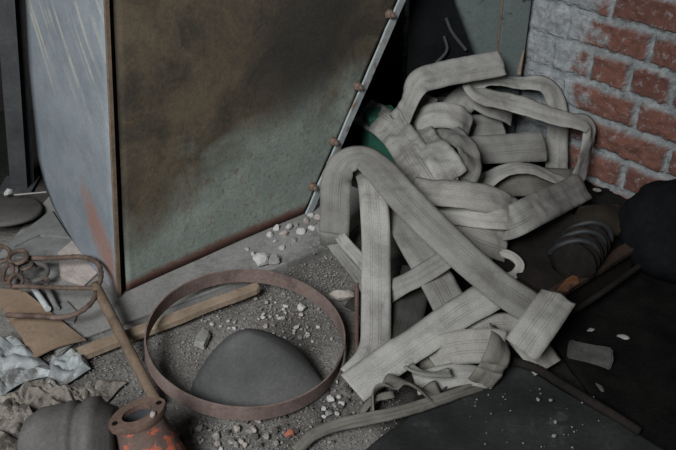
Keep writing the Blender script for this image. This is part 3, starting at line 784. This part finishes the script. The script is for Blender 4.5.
scatter(250, lambda: (random.uniform(100, 260), random.uniform(270, 340)), ZP, .0008, .0016)
tag(mk('gravel', bm, M['stone_grey'], origin=V((0, 1.5, 0))), 'fine pale grit and crumbs scattered over the floor', 'gravel', None, 'stuff')

# ------------------------------------------------------------------ behind the hoses
# teal metal panel against the back wall, by the brick corner
t0_ = K0-BD*.005+BN*.012; t1_ = K0-BD*.34+BN*.012
tp = thing('teal_panel', 'peeling teal metal panel in the corner beside the brick wall', 'panel', (t0_+t1_)/2)
ta, tb = K0-BD*.085+BN*.006, K0-BD*.23+BN*.006
mk('sheet', prism_bm([ta, tb, tb+BN*.01, ta+BN*.01], (0, 0, 1.3)), M['teal'], tp)
ta, tb = K0-BD*.010+BN*.012, K0-BD*.085+BN*.012
mk('frame_strip', prism_bm([ta, tb, tb+BN*.022, ta+BN*.022], (0, 0, 1.3), bev=.003), M['teal'], tp)
ta = K0-BD*.085+BN*.02
mk('rusty_seam', tube_bm([ta, ta+V((0, 0, 1.3))], .004, 8), M['rust_brown'], tp)
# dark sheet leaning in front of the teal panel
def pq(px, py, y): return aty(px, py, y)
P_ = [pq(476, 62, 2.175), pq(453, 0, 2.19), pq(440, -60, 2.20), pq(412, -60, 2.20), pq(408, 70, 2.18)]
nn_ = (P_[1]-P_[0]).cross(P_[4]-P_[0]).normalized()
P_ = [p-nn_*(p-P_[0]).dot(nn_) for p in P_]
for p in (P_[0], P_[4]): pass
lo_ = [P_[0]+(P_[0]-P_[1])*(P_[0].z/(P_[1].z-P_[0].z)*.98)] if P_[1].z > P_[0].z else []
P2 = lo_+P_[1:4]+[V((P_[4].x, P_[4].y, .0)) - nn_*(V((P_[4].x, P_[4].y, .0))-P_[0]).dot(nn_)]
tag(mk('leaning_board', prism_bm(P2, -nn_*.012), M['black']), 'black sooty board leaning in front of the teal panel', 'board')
# thin dark branches / wires there
bm = tube_bm([pq(435, 64, 2.155), pq(447, 50, 2.165), pq(444, 36, 2.175)], .004, 8); tag(mk('cable', bm, M['post']), 'thin dark cable bent against the leaning board', 'cable', 'dark cables behind the hoses')
bm = tube_bm([pq(466, 50, 2.165), pq(452, 32, 2.175), pq(446, 18, 2.18)], .0045, 8); tag(mk('cable', bm, M['post']), 'thin dark cable beside the edge of the leaning board', 'cable', 'dark cables behind the hoses')
# green box
g0 = at(384, 176, 0); 
gb = thing('green_box', 'green painted metal box standing behind the hoses next to the bin', 'box', g0+V((0, .03, 0)))
gx, gy = V((.045, .012, 0)), V((-.02, .06, 0))
gz = aty(380, 116, g0.y).z
bm = prism_bm([g0-gx, g0+gx*.8, g0+gx*.8+gy, g0-gx+gy], (0, 0, gz-.012), bev=.003); mk('body', bm, M['green'], gb)
bm = prism_bm([g0-gx*1.06-gy*.05+V((0, 0, gz-.012)), g0+gx*.86-gy*.05+V((0, 0, gz-.012)), g0+gx*.86+gy*1.03+V((0, 0, gz-.012)), g0-gx*1.06+gy*1.03+V((0, 0, gz-.012))], (0, 0, .012), bev=.003); mk('lid', bm, M['green'], gb)
# splinter in the corner
bm = tube_bm([aty(519, 74, 2.19), aty(521, 63, 2.195), aty(524, 50, 2.20)], .006, 6, r2=.002); tag(mk('splinter', bm, M['wood']), 'pale wood splinter sticking up in the wall corner', 'splinter')

# ------------------------------------------------------------------ hoses
SIDE = V((-.8, -.55, .25)); FRONT = V((0, -.95, .3)); STAND = V((0, -1, .05))
# back of the heap
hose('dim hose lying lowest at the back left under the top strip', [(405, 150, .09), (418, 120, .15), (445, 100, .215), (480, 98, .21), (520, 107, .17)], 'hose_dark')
hose('hose strip across the top of the heap under the teal panel', [(399, 124, .20), (405, 112, .25, (-.9, -.5, .2)), (411, 97, .295, (-.8, -.6, .3)), (420, 82, .325, (-.2, -.75, .6)), (440, 75, .332), (470, 69, .335), (502, 63, .335)], 'hose', .070, N=V((0, -.72, .7)))
hose('short hose tail folding off the left end of the top strip', [(420, 128, .18), (424, 112, .215), (430, 96, .255)], 'hose', .05, N=(.2, -.8, .6))
hose('looped hose nearest the brick wall, folded twice at the right', [(556, 176, .04), (557, 150, .10, (0, -.9, .4)), (558, 120, .18, (.2, -.85, .45)), (555, 98, .235, (.4, -.75, .5)), (545, 85, .268, (.2, -.45, .9)), (520, 82, .272, (0, -.1, 1)), (495, 82, .277, (0, .05, 1)), (478, 83, .282, (0, .05, 1)), (472, 87, .280, (.5, -.5, .8)), (480, 94, .272, (.1, -.42, .9)), (505, 101, .265, (0, -.40, .9)), (545, 113, .250, (0, -.35, .9)), (575, 121, .228, (0, -.3, .95)), (589, 126, .21, (.6, -.4, .7)), (589, 140, .175, (.7, -.7, .2)), (584, 160, .12, (.7, -.7, .1)), (577, 181, .065, (.5, -.7, .4))], 'hose', .062)
hose('stained hose patch in the middle back below the top strip', [(448, 122, .18), (458, 106, .215), (472, 96, .24), (492, 104, .225), (512, 113, .19)], 'hose', .08, N=V((0, -.6, .8)))
hose('short hose strip behind the striped one, ending at the dark gap', [(462, 128, .165), (485, 127, .165), (503, 126, .155)], 'hose', .075, N=V((0, -.65, .75)))
hose('striped hose strip lying level right of the knot, square right end', [(450, 160, .13), (476, 151, .155), (510, 148, .155), (545, 146, .145)], 'hose', .082, N=V((0, -.72, .7)))
hose('thin hose arching low in front of the striped strip', [(470, 198, .11), (488, 180, .14), (508, 169, .155), (528, 168, .15), (550, 176, .12), (570, 184, .09)], 'hose', .05, N=V((0, -.15, 1)))
hose('slack hose under the arching one reaching the wall side', [(474, 192, .10), (500, 183, .115), (530, 181, .115), (558, 183, .09), (580, 184, .07)], 'hose_dirty', .085, N=V((0, -.6, .8)))
hose('hose tongue pointing right towards the dark machine', [(476, 236, .07), (497, 229, .115), (516, 220, .165), (537, 209, .16), (560, 198, .125), (584, 186, .085)], 'hose', .078, N=V((.15, -.6, .8)))
hose('pale hose strip sweeping right just below the knot', [(412, 190, .19), (440, 192, .215), (470, 195, .21), (497, 201, .185), (514, 210, .150), (524, 218, .11)], 'hose_pale', .070, N=V((0, -.55, .8)), wr=.008)
hose('pale hose strip, second one below the knot', [(425, 211, .145), (450, 213, .16), (480, 217, .165), (504, 219, .158), (522, 220, .12)], 'hose_pale', .058, N=V((0, -.55, .8)))
hose('pale hose flap, lowest strip below the knot, hanging down', [(436, 218, .125), (462, 228, .14), (486, 238, .13), (506, 246, .10)], 'hose_pale', .085, N=V((.1, -.6, .75)), wr=.008)
hose('small pale hose loop right of the long diagonal strip', [(488, 256, .085), (500, 253, .095), (512, 256, .095), (520, 265, .085), (515, 274, .07), (503, 278, .055), (492, 277, .045)], 'hose_pale', .022, wr=.002, N=V((.1, -.6, .8)))
hose('dim hose end behind the square hose end', [(520, 288, .03), (535, 280, .04), (552, 283, .03)], 'hose_dirty', .05)
# knot
hose('hose crossing the heap left of the knot, dark upper end', [(362, 111, .15), (376, 118, .175), (390, 127, .195), (404, 143, .212), (417, 164, .212), (432, 187, .195)], 'hose', .086, N=V((-.25, -.6, .75)), wr=.008)
hose('hose folded over as the top of the knot', [(415, 136, .18, (-.9, -.4, .2)), (418, 125, .215, (-.8, -.5, .4)), (426, 117, .238, (-.1, -.7, .7)), (445, 115, .245), (460, 118, .238), (470, 125, .205, (.8, -.5, .3))], 'hose', .070, N=V((0, -.75, .65)), cup=-.12, wr=.008)
hose('hose fold at the upper left of the knot', [(420, 105, .205), (432, 104, .215), (448, 104, .21), (456, 110, .20)], 'hose_dirty', .04)
hose('hose wound round the knot in a broad curve', [(438, 128, .20), (456, 137, .222), (468, 152, .225, (.25, -.6, .75)), (469, 170, .215, (.3, -.6, .75)), (458, 190, .16)], 'hose', .062, N=V((.1, -.62, .75)), wr=.008)
hose('hose at the heart of the knot, creased and flat', [(416, 130, .20), (430, 146, .235), (443, 162, .242), (452, 178, .215), (460, 198, .12)], 'hose', .078, N=V((-.05, -.62, .75)), cup=.10, wr=.008)
# long ones in front
hose('long grey hose lying under the diagonal strip, striped lengthwise', [(385, 175, .17), (396, 205, .17), (412, 238, .155), (430, 268, .135), (446, 298, .11), (462, 330, .07), (474, 352, .04)], 'hose', .076)
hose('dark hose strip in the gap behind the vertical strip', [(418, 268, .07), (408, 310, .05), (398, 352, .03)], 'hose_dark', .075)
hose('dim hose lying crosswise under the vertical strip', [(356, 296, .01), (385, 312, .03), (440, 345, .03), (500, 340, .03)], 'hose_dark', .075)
hose('narrow hose running from the vertical strip up to the diagonal one', [(380, 298, .07), (398, 287, .10), (418, 277, .13), (436, 266, .155), (448, 258, .165)], 'hose', .046, N=V((-.1, -.5, .85)))
hose('vertical hose strip hanging from the standing loop', [(366, 168, .215), (371, 182, .225), (374, 205, .205), (376, 240, .16), (376, 280, .115), (376, 320, .07), (375, 345, .045), (368, 362, .03), (352, 380, .018)], 'hose', .064, N=V((0, -.7, .7)), wr=.0042)
hose('thin hose edge slanting down left of the vertical strip', [(318, 222, .03), (329, 240, .035), (343, 258, .035), (357, 275, .035), (366, 290, .03)], 'hose', .028, N=V((-.7, .1, .8)))
hose('second thin hose edge beside the vertical strip', [(336, 228, .07), (345, 243, .07), (358, 257, .07), (370, 272, .06)], 'hose', .03, N=V((-.6, .1, .8)))
hose('broad hose rising as a loop then running down diagonally', [(335, 251, .002, (-.2, -.95, .2)), (334, 235, .07, (-.2, -.95, .2)), (335, 210, .13, (-.2, -.95, .2)), (336, 185, .19, (-.15, -.9, .3)), (340, 170, .232, (-.3, -.7, .6)), (350, 160, .258, (-.2, -.35, .9)), (364, 158, .268, (.15, -.4, .9)), (378, 168, .265, (.1, -.55, .8)), (395, 188, .252, (0, -.6, .8)), (420, 215, .232, (0, -.55, .8)), (450, 243, .205, (0, -.5, .85)), (480, 271, .175), (508, 293, .14), (530, 307, .11), (545, 316, .085)], 'hose', .074, wr=.0042)
hose('hose strip running from the hoop up to the diagonal strip', [(352, 388, .020), (375, 371, .035), (400, 354, .055), (430, 334, .08), (460, 313, .105), (488, 296, .12), (505, 285, .11)], 'hose', .076, N=V((-.1, -.3, .95)))
hose('square hose end laid over the end of the diagonal strip', [(521, 350, .105), (532, 334, .135), (545, 316, .148), (559, 296, .145)], 'hose', .074, N=V((-.05, -.4, .9)))
hose('pale hose lying under the crossing of the two long strips', [(432, 362, .04), (460, 345, .06), (490, 330, .075), (515, 330, .07), (535, 350, .05), (548, 368, .03)], 'hose_pale', .07)
hose('hose piece standing in the gap under the long strip, left', [(418, 352, .045), (432, 352, .05), (448, 350, .045)], 'hose_dirty', .075, N=V((-.2, -.8, .5)))
hose('folded pale hose end in front of the crossing', [(436, 354, .045), (455, 348, .075), (475, 346, .088), (494, 346, .088), (503, 348, .08)], 'hose_pale', .070, N=V((-.1, -.8, .6)))
hose('brownish hose flap turned down at the right end of the folded pale one', [(499, 332, .085), (501, 345, .098), (497, 358, .085), (489, 372, .05), (480, 384, .02)], 'hose_dirty', .058, N=V((.25, -.8, .55)))
hose('dusty hose lying flat on the floor in front of the folded end', [(415, 384, .02), (438, 378, .03), (462, 374, .035), (486, 378, .02)], 'hose', .05, N=V((0, -.4, .9)))
hose('thin hose standing on edge in a bow near the tarpaulin', [(372, 420, .005), (372, 402, .035), (374, 391, .05), (386, 384, .058), (400, 381, .058), (414, 386, .05), (428, 394, .035), (440, 392, .03)], 'hose_dirty', .052, N=V((.9, .25, .25)), th=.006)
hose('thin hose curving beside the bowed one', [(358, 420, .005), (366, 406, .025), (378, 397, .035), (392, 394, .035)], 'hose_dirty', .035, N=V((.8, .4, .3)))
hose('bowed hose with upright pale edge under the folded end', [(408, 366, .06), (418, 372, .06), (432, 374, .058), (450, 372, .055)], 'hose', .03, N=V((0, .35, .9)))
hose('dirty hose lying along the edge of the tarpaulin', [(296, 452, .012), (312, 436, .02), (335, 426, .028), (360, 420, .032), (390, 414, .034), (418, 407, .034), (445, 398, .028), (465, 391, .018), (482, 386, .008)], 'hose_dirty', .024, N=V((.1, -.7, .6)))
# thin rusty bar by the vertical strip
bm = tube_bm([at(357, 284, .03), at(356.5, 352, .006)], .005, 8); tag(mk('thin_bar', bm, M['flange']), 'thin rusty bar lying beside the vertical hose strip', 'bar')

# ------------------------------------------------------------------ dark right-hand side
# tarpaulin
def tf(s, t, p):
    ridge = .030*math.exp(-((t-.04)/.05)**2)
    return (0, 0, .010+.009*nz(p, 5, 3)+.006*nz(p, 13, 7)+.5*ridge*(.7+.5*nz(p, 8, 1)))
bm = sheet_bm([at(448, 392, .0), at(512, 362, 0), at(700, 475, 0), at(330, 480, 0)], 60, 60, tf, .005)
tag(mk('tarpaulin', bm, M['tarp'], smooth=True), 'black sooty tarpaulin spread on the floor at the lower right', 'tarpaulin')
bm = tube_bm([at(508, 360, .035), at(535, 368, .035), at(560, 383, .032), at(585, 398, .03), at(612, 414, .024), at(640, 432, .02)], .009, 14)  # tube standing in for a rolled fold of the tarpaulin
tag(mk('tarp_fold', bm, M['machine'], smooth=True), 'dark rolled fold along the right edge of the tarpaulin', 'cable')
bm = bmesh.new()
for _ in range(40):
    px, py = random.uniform(470, 600), random.uniform(385, 448); pebble(at(px, py, .022), random.uniform(.001, .0028))
tag(mk('flakes', bm, M['stone_grey'], origin=at(530, 420, .02)), 'pale plaster flakes scattered on the black tarpaulin', 'flakes', None, 'stuff')
for px, py in ((551, 400), (555, 422), (538, 399), (554, 436)):
    tag(mk('stone', stone_bm(at(px, py, .024), .0055, (1.2, .8, .5), 1), M['stone_grey']), 'small pale plaster crumb on the black tarpaulin', 'stone', 'plaster crumbs on the tarpaulin')
# half brick
bc_ = at(588, 361, .0); ex = (at(606, 366, 0)-at(566, 358, 0)).normalized(); ey = V((-ex.y, ex.x, 0))
pl_ = [bc_-ex*.046-ey*.020, bc_+ex*.046-ey*.020, bc_+ex*.046+ey*.020, bc_-ex*.046+ey*.020]
bm = prism_bm(pl_, (0, 0, .034)); bmesh.ops.subdivide_edges(bm, edges=bm.edges[:], cuts=6, use_grid_fill=True)
bmesh.ops.bevel(bm, geom=[e for e in bm.edges if len(e.link_faces) == 2 and e.calc_face_angle() > 1], offset=.004, segments=2, affect='EDGES')
for v in bm.verts: v.co += V((nz(v.co, 40, 1), nz(v.co, 40, 2), nz(v.co, 40, 3)))*.0035
M['dark_brick'] = two_tone('dark_brick', (.05, .051, .047), (.085, .085, .078), 12, .35, .65, .97, 0, 120, .5, .6, .003)
tag(mk('brick', bm, M['dark_brick']), 'loose grey brick lying alone in the soot at the right', 'brick')
for px, py, r in ((591, 330, .008), (623, 337, .010), (569, 333, .008), (598, 388, .012)):
    tag(mk('stone', stone_bm(at(px, py, .006), r, (1.4, .8, .5), 2), M['stone_grey'] if r != .012 else M['dark_brick']), 'small dull stone in the soot around the loose grey brick', 'stone', 'stones in the soot')
# soot sheet, its black also standing in for dim light
bm = sheet_bm([at(520, 300, .0), at(640, 215, 0), at(900, 330, 0), at(640, 470, 0)], 60, 60, lambda s, t, p: (0, 0, .004+.014*abs(nz(p, 7, 3))+.006*nz(p, 25, 5)), .01)
tag(mk('soot_shade', bm, M['soot'], smooth=True), 'black soot sheet at the right, also standing in for dim light', 'soot', None, 'stuff')
# old machine: base tray with rusty edge, lid, ribbed drum
mb = at(590, 268, 0)
mc_ = thing('old_machine', 'sooty iron machine with ribbed drum and rusty edge, below the brick wall', 'machine', mb)
a1_, a2_ = at(556, 292, .09), at(638, 242, .09)
ed = (a2_-a1_); ed.z = 0; el = ed.length; ed.normalize(); en = V((-ed.y, ed.x, 0))
if en.y < 0: en = -en
# tray front wall and body
pl_ = [a1_-V((0, 0, .09)), a1_+ed*el-V((0, 0, .09)), a1_+ed*el+en*.20-V((0, 0, .09)), a1_+en*.20-V((0, 0, .09))]
mk('casing', prism_bm(pl_, (0, 0, .075), bev=.004), M['machine'], mc_)
pl_ = [p+V((0, 0, .075)) for p in (pl_[0]-en*.012, pl_[1]-en*.012, pl_[1]+en*.018, pl_[0]+en*.018)]
ldg = mk('front_ledge', prism_bm(pl_, (0, 0, .015), bev=.003), M['machine_rust'], mc_)
pr = [at(557, 291, .0905), at(566, 280, .0905), at(577, 274, .0905), at(579, 284, .0905), at(568, 292, .0905)]
pr = [V((p.x, p.y, .0905)) for p in pr]
# orange scale as a raised blister of rust on the ledge
o = mk('rust_scale', prism_bm(pr, (0, 0, .004), bev=.001), M['rust_orange'], ldg); o['label'] = 'orange rust scale on the ledge'
bm = tube_bm([a1_-en*.03+V((0, 0, -.055)), a1_+ed*el*.5-en*.034+V((0, 0, -.045)), a1_+ed*el-en*.03+V((0, 0, -.04))], .007, 10); mk('rail', bm, M['machine'], mc_, True)
# ribbed drum lying on the casing
dcn = at(580, 252, .115); dax = V((.55, .80, .05)).normalized()
prof = [(0, -.065), (.03, -.065), (.043, -.055)]
for k_ in range(5):
    h0 = -.05+k_*.022
    prof += [(.045, h0), (.054, h0+.004), (.054, h0+.011), (.045, h0+.015)]
prof += [(.043, .062), (.03, .07), (0, .07)]
bm = lathe_bm(prof, dcn, dax, 40, closed=False); rdr = mk('ribbed_drum', bm, M['machine'], mc_, True)
M['worn_iron'] = two_tone('worn_iron', (.022, .023, .024), (.042, .043, .044), 14, .35, .65, .6, .2)
for t_ in (-.3, .1, .5):
    o_ = dcn+dax*(t_*.1)
    bm = tube_bm([o_+V((-.055, .02, .0)), o_+V((-.040, .0, .038)), o_+V((0, -.01, .058)), o_+V((.038, -.01, .04)), o_+V((.05, -.01, .005))], .0065, 8)
    mk('rib', bm, M['worn_iron'], rdr, True)
# back lid
l0 = at(574, 230, .10); l1 = at(604, 206, .13); 
bm = sheet_bm([at(560, 240, .10), at(630, 230, .10), at(620, 203, .11), at(580, 205, .11)], 16, 16, lambda s, t, p: (0, 0, .022*math.sin(math.pi*s)*math.sin(math.pi*t)+.003*nz(p, 20, 1)), .02)
o = mk('cover_plate', bm, M['lid_brown'], mc_, True); o['label'] = 'brownish bulged cover plate'
# black sack against the wall
sc_ = at(676, 262, 0)
bm = bmesh.new(); bmesh.ops.create_icosphere(bm, subdivisions=5, radius=1)
for v in bm.verts:
    p = v.co.copy(); p.z = max(p.z, -.75)
    k_ = 1+.10*nz(p, 1.7, 3)+.05*abs(nz(p, 4, 5))+.025*nz(p, 9, 2)
    v.co = sc_+V((p.x*.155*k_, p.y*.15*k_, (p.z+.75)*.115*k_+.002))
tag(mk('black_sack', bm, M['black'], smooth=True), 'bulging black sack against the foot of the brick wall', 'sack')
# scraps by the wall foot
for px, py, z, r, mt, lb in ((581, 184, .08, .010, 'foil', 'pale scrap at the tip of the folded hose by the wall'), (597, 190, .03, .010, 'stone_grey', 'dim grey scrap behind the machine at the wall foot'), (548, 212, .10, .010, 'foil', 'bluish scrap under the hose tongue')):
    bm = stone_bm(at(px, py, z), r, (1.2, .9, .6), 2); tag(mk('scrap', bm, M[mt]), lb, 'scrap')

# ------------------------------------------------------------------ light
w = bpy.data.worlds.new('world'); scene.world = w; w.use_nodes = True
bg = w.node_tree.nodes['Background']; bg.inputs[0].default_value = (.75, .88, 1.0, 1); bg.inputs[1].default_value = .014
def area(name, loc, target, sx_, sy_, power, col, spread=math.pi):
    L = bpy.data.lights.new(name, 'AREA'); L.shape = 'RECTANGLE'; L.size = sx_; L.size_y = sy_; L.energy = power; L.color = col; L.spread = spread
    o = bpy.data.objects.new(name, L); COL.objects.link(o); o.location = loc
    o.rotation_euler = (V(target)-V(loc)).to_track_quat('-Z', 'Y').to_euler(); return o
area('window_daylight', (-1.25, -1.2, 2.7), (-.35, 1.75, .25), 1.3, 1.3, 50, (.96, .985, 1.0), math.radians(90))
scene.view_settings.view_transform = 'Standard'; scene.view_settings.look = 'None'
scene.view_settings.exposure = 0.06; scene.view_settings.gamma = 1.0
scene.view_settings.use_curve_mapping = False
